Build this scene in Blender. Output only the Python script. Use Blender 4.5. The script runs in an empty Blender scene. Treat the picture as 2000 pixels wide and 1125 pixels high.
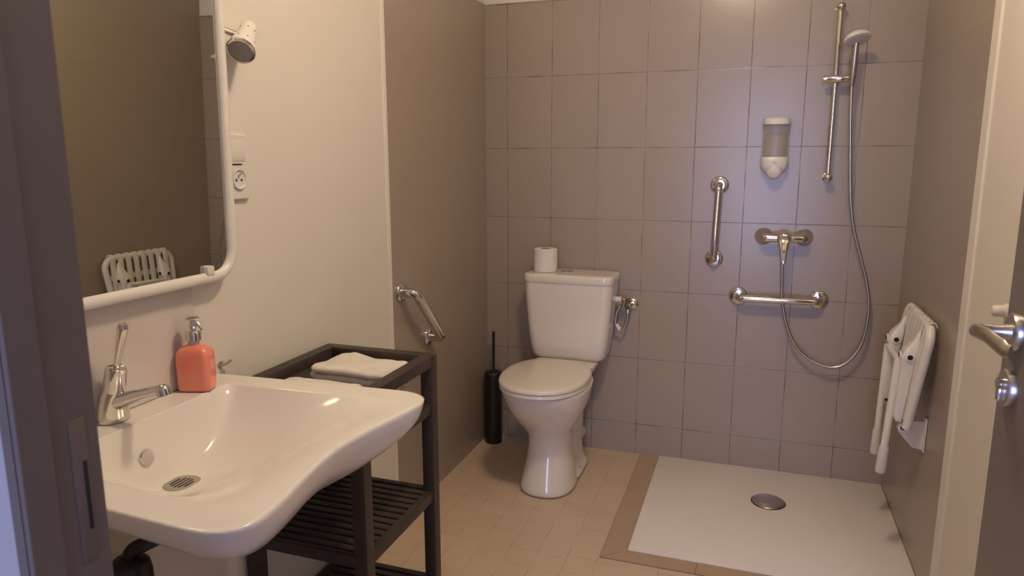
import bpy, bmesh, math, random
from mathutils import Vector, Matrix, noise
random.seed(4)
PI = math.pi
C = bpy.context.scene.collection
V = Vector

# ------------------------------------------------------------------ camera
CAM = V((1.14821, -2.98745, 1.29124))
YAW, PITCH, ROLL = -0.331133, -0.179864, -0.00103
F = V((math.sin(YAW)*math.cos(PITCH), math.cos(YAW)*math.cos(PITCH), math.sin(PITCH)))
R0 = V((math.cos(YAW), -math.sin(YAW), 0)); U0 = R0.cross(F)
Rv = R0*math.cos(ROLL) + U0*math.sin(ROLL); Uv = -R0*math.sin(ROLL) + U0*math.cos(ROLL)
cd = bpy.data.cameras.new('camera'); cam = bpy.data.objects.new('camera', cd); C.objects.link(cam)
m = Matrix.Identity(4)
for i, v in enumerate((Rv, Uv, -F)):
    for j in range(3): m[j][i] = v[j]
m.translation = CAM
cam.matrix_world = m
cd.sensor_width = 36; cd.sensor_fit = 'HORIZONTAL'; cd.lens = 1379.56*36/2000
cd.clip_start = 0.01; cd.clip_end = 50
cd.dof.use_dof = True; cd.dof.focus_distance = 2.3; cd.dof.aperture_fstop = 12
bpy.context.scene.camera = cam

# ------------------------------------------------------------------ light
S = bpy.context.scene
S.view_settings.view_transform = 'Standard'; S.view_settings.look = 'None'
S.view_settings.gamma = 1; S.view_settings.use_curve_mapping = False
S.view_settings.exposure = 1.02
w = bpy.data.worlds.new('world'); S.world = w; w.use_nodes = True
w.node_tree.nodes['Background'].inputs[0].default_value = (0.50, 0.53, 1.0, 1)
w.node_tree.nodes['Background'].inputs[1].default_value = 0.32
LAMP = V((1.00, -1.62, 2.36))          # ceiling lamp of the bathroom
LAMP_COL = (1.0, 0.80, 0.56); LAMP_STRENGTH = 57
# daylight through the open door from an unseen window, made tall to brighten chrome
a = bpy.data.lights.new('corridor_window_light', 'AREA'); a.shape = 'RECTANGLE'; a.size = 0.8; a.size_y = 2.0
a.energy = 26; a.color = (0.52, 0.60, 1.0)
ao = bpy.data.objects.new('corridor_window_light', a); C.objects.link(ao)
ao.location = (1.18, -5.6, 1.12); ao.rotation_euler = (PI/2, 0, 0)

# ------------------------------------------------------------------ dimensions
W = 1.6878          # room width, left wall x=0, back wall y=0
YF = -2.605         # inner face of the front wall
H = 2.46
TX0, TZ0 = 0.10136, 0.13953   # tile grid origin
TTOP = 1.945

# ------------------------------------------------------------------ materials
def nt(name):
    mt = bpy.data.materials.new(name); mt.use_nodes = True
    t = mt.node_tree; return mt, t, t.nodes['Principled BSDF']
def mth(t, op, a, b=None, c=None):
    n = t.nodes.new('ShaderNodeMath'); n.operation = op
    for i, v in enumerate((a, b, c)):
        if v is None: continue
        if isinstance(v, (int, float)): n.inputs[i].default_value = v
        else: t.links.new(v, n.inputs[i])
    return n.outputs[0]
def mixc(t, f, a, b, blend='MIX'):
    n = t.nodes.new('ShaderNodeMix'); n.data_type = 'RGBA'; n.blend_type = blend
    for i, v in ((0, f), (6, a), (7, b)):
        if isinstance(v, (int, float)): n.inputs[i].default_value = v
        elif isinstance(v, tuple): n.inputs[i].default_value = (*v[:3], 1)
        else: t.links.new(v, n.inputs[i])
    return n.outputs[2]
def objco(t):
    tc = t.nodes.new('ShaderNodeTexCoord'); sp = t.nodes.new('ShaderNodeSeparateXYZ')
    t.links.new(tc.outputs['Object'], sp.inputs[0]); return tc.outputs['Object'], sp.outputs
def noi(t, vec, scale, detail=3, rough=.5):
    n = t.nodes.new('ShaderNodeTexNoise'); n.inputs['Scale'].default_value = scale
    n.inputs['Detail'].default_value = detail; n.inputs['Roughness'].default_value = rough
    t.links.new(vec, n.inputs['Vector']); return n.outputs['Fac']
def bump(t, b, h, strength, dist):
    n = t.nodes.new('ShaderNodeBump'); n.inputs['Strength'].default_value = strength
    n.inputs['Distance'].default_value = dist
    t.links.new(h, n.inputs['Height']); t.links.new(n.outputs[0], b.inputs['Normal'])
def mat(name, col, rough=.5, metal=0, var=.06, scale=12, coat=0, bmp=0, bscale=60, **kw):
    mt, t, b = nt(name)
    o, _ = objco(t)
    f = noi(t, o, scale)
    dark = tuple(c*(1-var) for c in col); lite = tuple(min(1, c*(1+var)) for c in col)
    t.links.new(mixc(t, f, dark, lite), b.inputs['Base Color'])
    b.inputs['Roughness'].default_value = rough; b.inputs['Metallic'].default_value = metal
    b.inputs['Coat Weight'].default_value = coat; b.inputs['Coat Roughness'].default_value = .05
    for k, v in kw.items(): b.inputs[k.replace('_', ' ')].default_value = v
    if bmp: bump(t, b, noi(t, o, bscale, 4), bmp, .002)
    return mt
def grid_line(t, c, c0, step, half):
    """1 on the joint between tiles, 0 on the tile"""
    q = mth(t, 'DIVIDE', mth(t, 'SUBTRACT', c, c0), step)
    d = mth(t, 'ABSOLUTE', mth(t, 'SUBTRACT', mth(t, 'FRACT', mth(t, 'ADD', q, .5)), .5))
    d = mth(t, 'MULTIPLY', d, step)
    mr = t.nodes.new('ShaderNodeMapRange'); mr.clamp = True
    t.links.new(d, mr.inputs[0])
    for i, v in ((1, half*.5), (2, half*1.6), (3, 1.0), (4, 0.0)): mr.inputs[i].default_value = v
    return mr.outputs[0], mth(t, 'FLOOR', q)
def tile_mat(name, axis, u0, ustep, col, grout, gw, strength=1.0, rough=.24, uline=1.0):
    mt, t, b = nt(name); o, s = objco(t)
    lu, iu = grid_line(t, s[axis], u0, ustep, gw)
    lz, iz = grid_line(t, s[2], TZ0, .3, gw)
    ln = mth(t, 'MAXIMUM', mth(t, 'MULTIPLY', lu, uline), lz)
    brk = noi(t, o, 9, 3)
    mr = t.nodes.new('ShaderNodeMapRange'); t.links.new(brk, mr.inputs[0])
    for i, v in ((1, .36), (2, .62), (3, .25), (4, 1.0)): mr.inputs[i].default_value = v
    ln = mth(t, 'MULTIPLY', mth(t, 'MULTIPLY', ln, mr.outputs[0]), strength)
    cb = t.nodes.new('ShaderNodeCombineXYZ'); t.links.new(iu, cb.inputs[0]); t.links.new(iz, cb.inputs[1])
    wn = t.nodes.new('ShaderNodeTexWhiteNoise'); t.links.new(cb.outputs[0], wn.inputs['Vector'])
    tone = mth(t, 'ADD', mth(t, 'MULTIPLY', wn.outputs['Value'], .05), mth(t, 'MULTIPLY', noi(t, o, 45, 5, .65), .16))
    c = mixc(t, tone, tuple(x*.94 for x in col), tuple(min(1, x*1.5) for x in col))
    t.links.new(mixc(t, ln, c, grout), b.inputs['Base Color'])
    b.inputs['Roughness'].default_value = rough
    h = mth(t, 'SUBTRACT', mth(t, 'MULTIPLY', noi(t, o, 25, 2), .12), mth(t, 'MULTIPLY', ln, 1.0))
    bump(t, b, h, .35, .0012)
    return mt

M = {}
TILE = (0.372, 0.303, 0.248)
M['tile_back'] = tile_mat('grey_wall_tile', 0, TX0, .2, TILE, (0.10, 0.075, 0.065), .0013, .95)
M['tile_side'] = tile_mat('grey_wall_tile_side', 1, -.02, .2, TILE, (0.25, 0.21, 0.19), .0009, .45, uline=.0)
M['paint'] = mat('white_wall_paint', (.74, .70, .63), .55, var=.02, scale=4, bmp=.05, bscale=180)
M['trim'] = mat('white_trim', (.80, .76, .69), .4, var=.02)
M['ceiling'] = mat('ceiling_paint', (.80, .78, .74), .8, var=.02)
M['ceramic'] = mat('white_ceramic', (.82, .775, .72), .15, var=.015, scale=5)
M['toilet'] = mat('toilet_ceramic', (.78, .715, .625), .14, var=.015, scale=5, coat=.6)
M['plastic'] = mat('white_plastic', (.74, .70, .65), .3, var=.02)
M['seatlid'] = mat('toilet_lid_plastic', (.77, .705, .61), .22, var=.015, coat=.3)
M['enamel'] = mat('white_enamel_tube', (.80, .76, .70), .28, var=.02, coat=.3)
M['chrome'] = mat('chrome', (.72, .69, .66), .09, 1, var=.03)
M['satin'] = mat('satin_nickel', (.56, .52, .47), .28, 1, var=.05)
M['steel_hose'] = mat('hose_steel', (.55, .51, .47), .3, 1, var=.1)
M['brass'] = mat('aged_brass', (.42, .22, .10), .4, .7, var=.15)
M['wood'] = mat('dark_stained_wood', (.050, .036, .030), .5, var=.35, scale=30, bmp=.15)
M['black'] = mat('black_plastic', (.016, .013, .012), .38, var=.1)
M['dark'] = mat('dark_hole', (.012, .010, .009), .8, var=.1)
M['jamb'] = mat('dark_grey_paint', (.135, .101, .078), .5, var=.08, scale=8)
M['door'] = mat('dark_grey_door_paint', (.17, .145, .13), .45, var=.06, scale=20)
M['tray'] = None
M['towel'] = mat('white_towelling', (.80, .74, .66), .95, var=.12, scale=26, bmp=1.0, bscale=95, Sheen_Weight=.4)
M['paper'] = mat('toilet_paper', (.80, .74, .66), .95, var=.03, bmp=.25, bscale=260)
M['splash'] = mat('glossy_pale_panel', (.66, .60, .56), .16, var=.02, coat=.5)
M['plate'] = mat('tarnished_strike_plate', (.14, .10, .075), .5, 0, var=.15)
M['grate'] = mat('dull_steel_grate', (.42, .38, .33), .35, .35, var=.1)
M['corridor'] = mat('grey_corridor_paint', (.40, .37, .36), .6, var=.04, scale=6)
M['rubber'] = mat('white_rubber', (.66, .62, .56), .6, var=.03)
M['bulb'] = mat('frosted_bulb_glass', (.30, .27, .25), .35, var=.1)
M['card'] = mat('cardboard', (.35, .28, .20), .9)
M['blue'] = mat('blue_mark', (.02, .05, .30), .4)
M['red'] = mat('red_mark', (.45, .03, .02), .4)
def mk_mirror():
    mt, t, b = nt('mirror_glass'); b.inputs['Metallic'].default_value = 1
    b.inputs['Base Color'].default_value = (.66, .67, .60, 1); b.inputs['Roughness'].default_value = .012
    return mt
M['mirror'] = mk_mirror()
def mk_tray():
    mt, t, b = nt('white_shower_tray'); o, s = objco(t)
    f = noi(t, o, 6, 4); c = mixc(t, f, (.80, .745, .70), (.85, .80, .75))
    for (x, y, r) in ((W-.012, -.205, .022), (W-.014, -.335, .026), (W-.006, -.02, .03)):
        dx = mth(t, 'SUBTRACT', s[0], x); dy = mth(t, 'SUBTRACT', s[1], y)
        d = mth(t, 'SQRT', mth(t, 'ADD', mth(t, 'MULTIPLY', dx, dx), mth(t, 'MULTIPLY', dy, dy)))
        d = mth(t, 'ADD', d, mth(t, 'MULTIPLY', noi(t, o, 70, 3), .022))
        mr = t.nodes.new('ShaderNodeMapRange'); t.links.new(d, mr.inputs[0])
        for i, v in ((1, .008), (2, r+.008), (3, .6), (4, 0)): mr.inputs[i].default_value = v
        c = mixc(t, mr.outputs[0], c, (.22, .16, .11))
    t.links.new(c, b.inputs['Base Color']); b.inputs['Roughness'].default_value = .42
    bump(t, b, noi(t, o, 300, 2), .08, .001)
    return mt
M['tray'] = mk_tray()
def mk_floor():
    mt, t, b = nt('beige_floor_tile'); o, s = objco(t)
    lx, ix = grid_line(t, s[0], .0335, .0985, .0008)
    # every strip of tiles is shifted, and only some of the small joints exist (10x10 and 10x20 tiles)
    ly, iy = grid_line(t, mth(t, 'ADD', s[1], mth(t, 'MULTIPLY', mth(t, 'FRACT', mth(t, 'MULTIPLY', ix, .382)), .03)), -.798, .0945, .0008)
    cb = t.nodes.new('ShaderNodeCombineXYZ'); t.links.new(ix, cb.inputs[0]); t.links.new(iy, cb.inputs[1])
    wn = t.nodes.new('ShaderNodeTexWhiteNoise'); t.links.new(cb.outputs[0], wn.inputs['Vector'])
    ln = mth(t, 'MAXIMUM', mth(t, 'MULTIPLY', lx, .8), mth(t, 'MULTIPLY', ly, .6))
    mr = t.nodes.new('ShaderNodeMapRange'); t.links.new(noi(t, o, 14, 3), mr.inputs[0])
    for i, v in ((1, .40), (2, .58), (3, .20), (4, 1.0)): mr.inputs[i].default_value = v
    ln = mth(t, 'MULTIPLY', ln, mr.outputs[0])
    tone = mth(t, 'ADD', mth(t, 'MULTIPLY', wn.outputs['Value'], .35), mth(t, 'MULTIPLY', noi(t, o, 22, 4), .65))
    c = mixc(t, tone, (.58, .44, .315), (.67, .53, .385))
    t.links.new(mixc(t, ln, c, (.22, .15, .10)), b.inputs['Base Color'])
    b.inputs['Roughness'].default_value = .45
    bump(t, b, mth(t, 'SUBTRACT', mth(t, 'MULTIPLY', noi(t, o, 40, 3), .2), ln), .25, .001)
    return mt
M['floor'] = mk_floor()
M['border'] = mat('brown_border_tile', (.46, .33, .225), .42, var=.08, scale=14, bmp=.05)
M['grout'] = mat('dark_grout', (.16, .11, .075), .9)
def mk_glass(name, col, rough=.03, ior=1.45):
    mt, t, b = nt(name); b.inputs['Base Color'].default_value = (*col, 1)
    b.inputs['Transmission Weight'].default_value = 1; b.inputs['Roughness'].default_value = rough
    b.inputs['IOR'].default_value = ior; return mt
def mk_smoke():
    mt, t, b = nt('smoky_clear_plastic')
    b.inputs['Base Color'].default_value = (.42, .36, .30, 1); b.inputs['Roughness'].default_value = .28
    b.inputs['Alpha'].default_value = .38; return mt
M['smoke'] = mk_smoke()
def mk_soap():
    mt, t, b = nt('coral_soap')
    b.inputs['Base Color'].default_value = (.95, .30, .21, 1); b.inputs['Roughness'].default_value = .16
    b.inputs['Subsurface Weight'].default_value = .6; b.inputs['Subsurface Radius'].default_value = (.03, .008, .005)
    b.inputs['Coat Weight'].default_value = .7; return mt
M['soap'] = mk_soap()
M['clear'] = mat('clear_bottle_neck', (.75, .45, .36), .08, var=.02, coat=.5, Alpha=.7)
def mk_emit(name, col, s):
    mt, t, b = nt(name); b.inputs['Base Color'].default_value = (.9, .9, .85, 1)
    b.inputs['Emission Color'].default_value = (*col, 1); b.inputs['Emission Strength'].default_value = s; return mt
M['lamp_glow'] = mk_emit('lamp_diffuser', LAMP_COL, LAMP_STRENGTH)

# ------------------------------------------------------------------ helpers
def BM(): return bmesh.new()
def obj(name, bm, mt, parent=None, smooth=True, sharp=40, sub=0):
    if parent is not None:
        r = parent
        while r.parent: r = r.parent
        bmesh.ops.translate(bm, verts=bm.verts, vec=-r.location)
    bmesh.ops.recalc_face_normals(bm, faces=bm.faces)
    if smooth:
        for f in bm.faces: f.smooth = True
        for e in bm.edges:
            if len(e.link_faces) == 2 and e.calc_face_angle(0) > math.radians(sharp): e.smooth = False
    me = bpy.data.meshes.new(name); bm.to_mesh(me); bm.free()
    me.materials.append(M[mt] if isinstance(mt, str) else mt)
    o = bpy.data.objects.new(name, me); C.objects.link(o)
    if parent is not None: o.parent = parent
    if sub:
        s = o.modifiers.new('subdivision', 'SUBSURF'); s.levels = s.render_levels = sub
    return o
def tag(o, label, cat, group=None):
    o['label'] = label; o['category'] = cat
    if group: o['group'] = group
    return o
def thing(name, label, cat, loc, group=None):
    o = bpy.data.objects.new(name, None); C.objects.link(o); o.location = loc
    o.empty_display_size = .05
    return tag(o, label, cat, group)
def struct(name, bm, mt, parent=None, smooth=False):
    o = obj(name, bm, mt, parent, smooth=smooth)
    if parent is None: o['kind'] = 'structure'
    return o
def box(bm, x0, x1, y0, y1, z0, z1, bev=0, seg=2):
    vs = [bm.verts.new((x, y, z)) for x in (x0, x1) for y in (y0, y1) for z in (z0, z1)]
    fs = [bm.faces.new([vs[i] for i in f]) for f in ((0,1,3,2),(4,6,7,5),(0,4,5,1),(2,3,7,6),(0,2,6,4),(1,5,7,3))]
    if bev:
        es = list({e for f in fs for e in f.edges})
        bmesh.ops.bevel(bm, geom=es, offset=bev, segments=seg, affect='EDGES', profile=.5)
    return bm
def frame_for(d, up=None):
    d = d.normalized(); up = up or (V((0,0,1)) if abs(d.z) < .9 else V((1,0,0)))
    a = up.cross(d).normalized(); return a, d.cross(a)
def rings(bm, rs, cap0=True, cap1=True, closed=False):
    R = [[bm.verts.new(p) for p in r] for r in rs]
    n = len(R[0]); k = len(R)
    for i in range(k if closed else k-1):
        A, B = R[i], R[(i+1) % k]
        for j in range(n): bm.faces.new((A[j], A[(j+1) % n], B[(j+1) % n], B[j]))
    if not closed:
        if cap0: bm.faces.new(R[0][::-1])
        if cap1: bm.faces.new(R[-1])
    return R
def tube(bm, pts, r, seg=16, closed=False):
    pts = [V(p) for p in pts]; n = len(pts)
    rad = r if isinstance(r, (list, tuple)) else [r]*n
    def tan(i):
        if closed: return (pts[(i+1) % n]-pts[i-1]).normalized()
        if i == 0: return (pts[1]-pts[0]).normalized()
        if i == n-1: return (pts[-1]-pts[-2]).normalized()
        return ((pts[i+1]-pts[i]).normalized()+(pts[i]-pts[i-1]).normalized()).normalized()
    a, b = frame_for(tan(0)); rs = []; pt = tan(0)
    for i in range(n):
        t = tan(i); ax = pt.cross(t)
        if ax.length > 1e-7:
            q = Matrix.Rotation(pt.angle(t), 3, ax.normalized()); a = q @ a; b = q @ b
        pt = t
        rs.append([pts[i]+(a*math.cos(2*PI*k/seg)+b*math.sin(2*PI*k/seg))*rad[i] for k in range(seg)])
    rings(bm, rs, closed=closed); return bm
def fillet(pts, r, seg=8, closed=False):
    pts = [V(p) for p in pts]; out = []; n = len(pts)
    for i in range(n):
        if not closed and i in (0, n-1): out.append(pts[i]); continue
        p, a, b = pts[i], pts[i-1], pts[(i+1) % n]
        rr = r[i] if isinstance(r, (list, tuple)) else r
        da, db = (a-p), (b-p); rr = min(rr, da.length*.49, db.length*.49)
        if rr < 1e-6: out.append(p); continue
        p0 = p+da.normalized()*rr; p1 = p+db.normalized()*rr
        # circular arc
        ang = da.angle(db); half = ang/2; R_ = rr*math.tan(half); cdir = (da.normalized()+db.normalized())
        if cdir.length < 1e-6: out.append(p); continue
        c = p+cdir.normalized()*(rr/math.cos(half)); v0 = p0-c; v1 = p1-c; tot = v0.angle(v1); ax = v0.cross(v1).normalized()
        for k in range(seg+1): out.append(c+Matrix.Rotation(tot*k/seg, 3, ax) @ v0)
    return out
def spline(P, n=10, closed=False):
    P = [V(p) for p in P]; out = []; N = len(P)
    rng = range(N if closed else N-1)
    for i in rng:
        p1, p2 = P[i], P[(i+1) % N]
        p0 = P[i-1] if (closed or i > 0) else p1*2-p2
        p3 = P[(i+2) % N] if (closed or i+2 < N) else p2*2-p1
        for k in range(n):
            t = k/n
            out.append(.5*((2*p1)+(-p0+p2)*t+(2*p0-5*p1+4*p2-p3)*t*t+(-p0+3*p1-3*p2+p3)*t**3))
    if not closed: out.append(P[-1])
    return out
def lathe(bm, base, axis, prof, seg=32, up=None, cap=True):
    base = V(base); axis = V(axis).normalized(); a, b = frame_for(axis, up)
    rs = [[base+axis*h+(a*math.cos(2*PI*k/seg)+b*math.sin(2*PI*k/seg))*max(r, 1e-4) for k in range(seg)] for h, r in prof]
    rings(bm, rs, cap, cap); return bm
def prism(bm, poly, d):
    """closed polygon (list of 3D points) swept by d"""
    d = V(d); rings(bm, [[V(p) for p in poly], [V(p)+d for p in poly]]); return bm
def sup(cx, cy, hx, hy0, hy1, z, n=2.4, seg=48, dz=None):
    """super-ellipse ring; hy0 = reach towards the camera (-y), hy1 = towards the back wall"""
    out = []
    for k in range(seg):
        t = 2*PI*k/seg; c, s = math.cos(t), math.sin(t)
        x = cx+hx*math.copysign(abs(c)**(2/n), c)
        h = hy1 if s > 0 else hy0
        y = cy+h*math.copysign(abs(s)**(2/n), s)
        out.append(V((x, y, z+(dz(x, y) if dz else 0))))
    return out
def rrect(cx, cy, hx, hy, r, z, seg=6):
    pts = fillet([(cx-hx, cy-hy, z), (cx+hx, cy-hy, z), (cx+hx, cy+hy, z), (cx-hx, cy+hy, z)], r, seg, closed=True)
    return pts

# ------------------------------------------------------------------ setting
struct('floor', box(BM(), -.12, W+.12, -3.9, .12, -.08, 0), 'floor')
struct('ceiling', box(BM(), -.12, W+.12, YF-.06, .12, H, H+.08), 'ceiling')
struct('wall_back', box(BM(), -.12, W+.12, 0, .12, 0, TTOP), 'tile_back')
struct('wall_back_upper', box(BM(), -.12, W+.12, 0.004, .12, TTOP, H), 'paint')
LY = -.905
struct('wall_left', box(BM(), -.12, 0, LY, 0, 0, TTOP), 'tile_side')
struct('wall_left_painted', box(BM(), -.12, 0.004, YF-.06, LY-.018, 0, H), 'paint')
struct('wall_left_upper', box(BM(), -.12, -.004, LY, 0, TTOP, H), 'paint')
struct('trim_1', box(BM(), -.02, 0.008, LY-.020, LY, 0, H, .002), 'trim')
RY = -.862
struct('wall_right', box(BM(), W, W+.12, RY, 0, 0, H), 'tile_side')
struct('wall_right_painted', box(BM(), W-.004, W+.12, YF-.06, RY-.055, 0, H), 'paint')
struct('trim_2', box(BM(), W-.010, W+.02, RY-.056, RY, 0, H, .002), 'trim')
# front wall with the doorway the photograph is taken through
JX0, JX1, DTOP = .675, 1.535, 2.05
struct('wall_front_left', box(BM(), -.4, JX0-.012, YF-.055, YF, 0, H), 'corridor')
struct('wall_front_right', box(BM(), JX1+.03, W+.3, YF-.055, YF, 0, H), 'paint')
struct('wall_front_top', box(BM(), JX0-.012, JX1+.03, YF-.055, YF, DTOP+.03, H), 'paint')
bm = BM()
box(bm, JX0-.014, JX0, -2.6645, -2.5995, 0, DTOP, .002)
box(bm, JX0-.004, JX0+.0025, -2.6645, -2.640, 0, DTOP, .001)
jb = struct('trim_3', bm, 'jamb')
st = obj('strike_plate', box(BM(), JX0-.002, JX0+.0006, -2.6245, -2.6110, .985, 1.100, .0003), 'plate', jb)
obj('strike_slot', box(BM(), JX0+.0003, JX0+.0009, -2.6165, -2.6130, 1.010, 1.066, .0002), 'dark', st)
struct('trim_4', box(BM(), JX1, JX1+.03, -2.6645, -2.5995, 0, DTOP, .002), 'jamb')
struct('trim_5', box(BM(), JX0-.030, JX1+.03, -2.6645, -2.5995, DTOP, DTOP+.03, .002), 'jamb')
# brown tile border round the shower tray
TL, TF = .808, -.808
bm = BM()
g = .0012
prism(bm, [(TL-.079, 0, -.002), (TL-g, 0, -.002), (TL-g, TF-g, -.002), (TL-.079, TF-.066+g*2, -.002)], (0, 0, .005))
for x0, x1 in ((TL-.079, 1.032), (1.034, 1.33), (1.332, W)):
    p = [(x0 if x0 > .75 else TL-.0795+g, TF-.067, -.002), (x1, TF-.067, -.002), (x1, TF-g, -.002), (x0 if x0 > .75 else TL-g, TF-g, -.002)]
    prism(bm, p, (0, 0, .005))
struct('trim_6', bm, 'border')
bm = BM(); box(bm, TL-.081, W, TF-.069, 0, -.01, .0012)
struct('trim_7', bm, 'grout')
# silicone bead at the foot of the left wall
# door leaf, swung open into the room
DX = 1.490
dl = struct('door_1', box(BM(), DX, DX+.04, -2.60, -1.847, .012, DTOP-.01, .0025), 'door')
def rosette(z, nm, y=-1.897):
    b = BM(); lathe(b, (DX+.001, y, z), (-1, 0, 0), [(0, .0262), (.008, .0262), (.0108, .0245), (.0112, .021), (.0105, .0205), (.0105, .001)], 40)
    return obj(nm, b, 'satin', dl)
HZ, HY = 1.063, -1.897
hr = rosette(HZ, 'handle_rosette')
b = BM(); lathe(b, (DX-.009, HY, HZ), (-1, 0, 0), [(0, .0115), (.012, .0088), (.026, .0085)], 28)
# wavy lever bending towards the hinge side
path = spline([(DX-.030, HY, HZ), (DX-.044, HY-.001, HZ+.001), (DX-.053, HY-.010, HZ+.001), (DX-.055, HY-.028, HZ+.004), (DX-.050, HY-.052, HZ+.004), (DX-.043, HY-.078, HZ-.002), (DX-.036, HY-.100, HZ-.006)], 8)
rs = []
for i, p in enumerate(path):
    t = i/(len(path)-1); d = (path[min(i+1, len(path)-1)]-path[max(i-1, 0)]).normalized()
    a_ = V((0, 0, 1)); b_ = d.cross(a_).normalized()
    hz = .0088+.0030*max(0, t-.35)/.65; hw = .0085-.0045*min(1, t*1.4)
    if t > .93: hz *= .8; hw *= .8
    rs.append([p+a_*math.cos(2*PI*k/20)*hz+b_*math.sin(2*PI*k/20)*hw for k in range(20)])
rings(b, rs)
obj('door_handle', b, 'satin', dl)
kr = rosette(.985, 'lock_rosette')
b = BM(); box(b, DX-.016, DX-.006, -1.9025, -1.8915, .966, .990, .002); lathe(b, (DX-.006, -1.897, .990), (-1, 0, 0), [(0, .0085), (.0105, .0085), (.011, .0075)], 24)
kc = obj('lock_cylinder', b, 'chrome', dl)
# other face of the leaf carries the same furniture
b = BM(); lathe(b, (DX+.039, HY, HZ), (1, 0, 0), [(0, .026), (.009, .026), (.011, .023)], 32)
lathe(b, (DX+.045, HY, HZ), (1, 0, 0), [(0, .010), (.05, .010)], 20)
tube(b, [(DX+.09, HY+.006, HZ), (DX+.092, HY-.05, HZ), (DX+.090, HY-.12, HZ-.006)], .0095)
obj('door_handle', b, 'satin', dl)

# door stop on the right wall
b = BM(); lathe(b, (W-.005, -1.205, .963), (-1, 0, 0), [(0, .017), (.004, .017), (.008, .013), (.020, .013), (.026, .0125), (.030, .009), (.031, .001)], 28)
tag(obj('door_stop', b, 'rubber'), 'small round cream door stop on the right wall, beside the door handle', 'door stop')

# ------------------------------------------------------------------ ceiling lamp
t = thing('ceiling_lamp', 'round ceiling lamp that lights the bathroom', 'lamp', (LAMP.x, LAMP.y, H))
b = BM(); lathe(b, (LAMP.x, LAMP.y, H), (0, 0, -1), [(0, .13), (.02, .13), (.028, .12)], 40); obj('base', b, 'trim', t)
b = BM(); lathe(b, (LAMP.x, LAMP.y, H-.026), (0, 0, -1), [(0, .10), (.04, .105), (.065, .09), (.082, .055), (.088, .001)], 40); obj('diffuser', b, 'lamp_glow', t)

# ------------------------------------------------------------------ shower tray
t = thing('shower_tray', 'flat white shower tray in the back right corner, edged with brown tiles', 'shower tray', (TL, TF, 0))
obj('tray', box(BM(), TL, W-.001, TF, -.0005, 0, .006, .0015), 'tray', t)
cx, cy = 1.257, -.303
b = BM(); lathe(b, (cx, cy, .0045), (0, 0, 1), [(0, .0605), (.004, .0605), (.0075, .057), (.0105, .045), (.012, .022), (.0125, .001)], 48)
dcv = obj('drain_cover', b, 'satin', t)
b = BM(); lathe(b, (cx, cy, .004), (0, 0, 1), [(0, .0635), (.0028, .0635), (.003, .060)], 48); obj('drain_ring', b, 'dark', t)

# ------------------------------------------------------------------ toilet
CX = .427
t = thing('toilet', 'white close-coupled toilet with closed lid against the tiled back wall', 'toilet', (CX, -.3, 0))
BX = .415
b = BM()
prof = [ # z, half width, front y, back y, n
 (.000, .112, -.556, -.27, 2.3), (.012, .111, -.555, -.27, 2.3), (.05, .104, -.543, -.27, 2.25), (.10, .095, -.523, -.268, 2.2),
 (.15, .087, -.505, -.265, 2.2), (.20, .083, -.500, -.262, 2.2), (.235, .088, -.512, -.26, 2.2), (.27, .104, -.543, -.25, 2.2),
 (.31, .130, -.585, -.235, 2.2), (.35, .149, -.620, -.22, 2.25), (.39, .161, -.643, -.21, 2.3), (.42, .167, -.656, -.20, 2.35), (.437, .169, -.660, -.20, 2.35), (.443, .164, -.655, -.205, 2.35)]
rs = []
for z, hx, yf, yb, n in prof:
    cy = yf+hx*1.25 if z < .26 else (-.45)
    rs.append(sup(BX+.006, cy, hx, cy-yf, yb-cy, z, n))
rings(b, rs)
obj('bowl', b, 'toilet', t, sub=1)
# rear outlet block with its foot
b = BM()
rs = []
for z, hx, y0, y1 in ((0, .108, -.41, -.13), (.018, .108, -.41, -.13), (.03, .102, -.39, -.125), (.045, .080, -.350, -.115), (.12, .075, -.345, -.11), (.25, .080, -.35, -.105), (.34, .085, -.34, -.09), (.39, .10, -.34, -.07), (.425, .13, -.33, -.04), (.452, .135, -.30, -.03), (.458, .130, -.29, -.035)):
    rs.append(sup(BX+.008, (y0+y1)/2, hx, (y1-y0)/2, (y1-y0)/2, z, 3.6))
rings(b, rs); obj('pedestal_back', b, 'toilet', t, sub=1)
for s in (1, -1):
    b = BM(); lathe(b, (BX+.008+s*.090, -.290, .026), (s*.35, 0, 1), [(0, .009), (.004, .009), (.009, .006), (.011, .001)], 20)
    obj('floor_bolt', b, 'chrome', t)
# outlet pipe to the wall
b = BM(); tube(b, [(BX+.02, -.13, .075), (BX+.02, -.05, .075), (BX+.02, -.002, .075)], [.038, .040, .040], 28); obj('waste_pipe', b, 'plastic', t)
LX, LYc = .415, -.448
def dome(h, hx, hy): return lambda x, y: h*(1-min(1, ((x-LX)/hx)**2+((y-LYc)/hy)**2))
b = BM(); rings(b, [sup(LX, LYc, .170*k, .228*k, .215*k, z, 2.25) for z, k in ((.441, .97), (.443, 1), (.455, 1.0), (.4585, .985))]); obj('seat', b, 'seatlid', t, sharp=60)
b = BM()
L = [(.4600, .985, 0), (.4615, 1.0, 0), (.468, 1.0, 0), (.4735, .985, 0), (.4765, .95, 0), (.4785, .85, 0), (.481, .6, 0), (.4825, .3, 0), (.483, .02, 0)]
rings(b, [sup(LX, LYc, .172*k, .231*k, .217*k, z, 2.25) for z, k, _ in L]); obj('lid', b, 'seatlid', t, sharp=60)
for s in (1, -1):
    b = BM(); tube(b, [(LX+s*.05, -.226, .462), (LX+s*.085, -.226, .462)], .0075); obj('lid_hinge', b, 'plastic', t)
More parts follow.
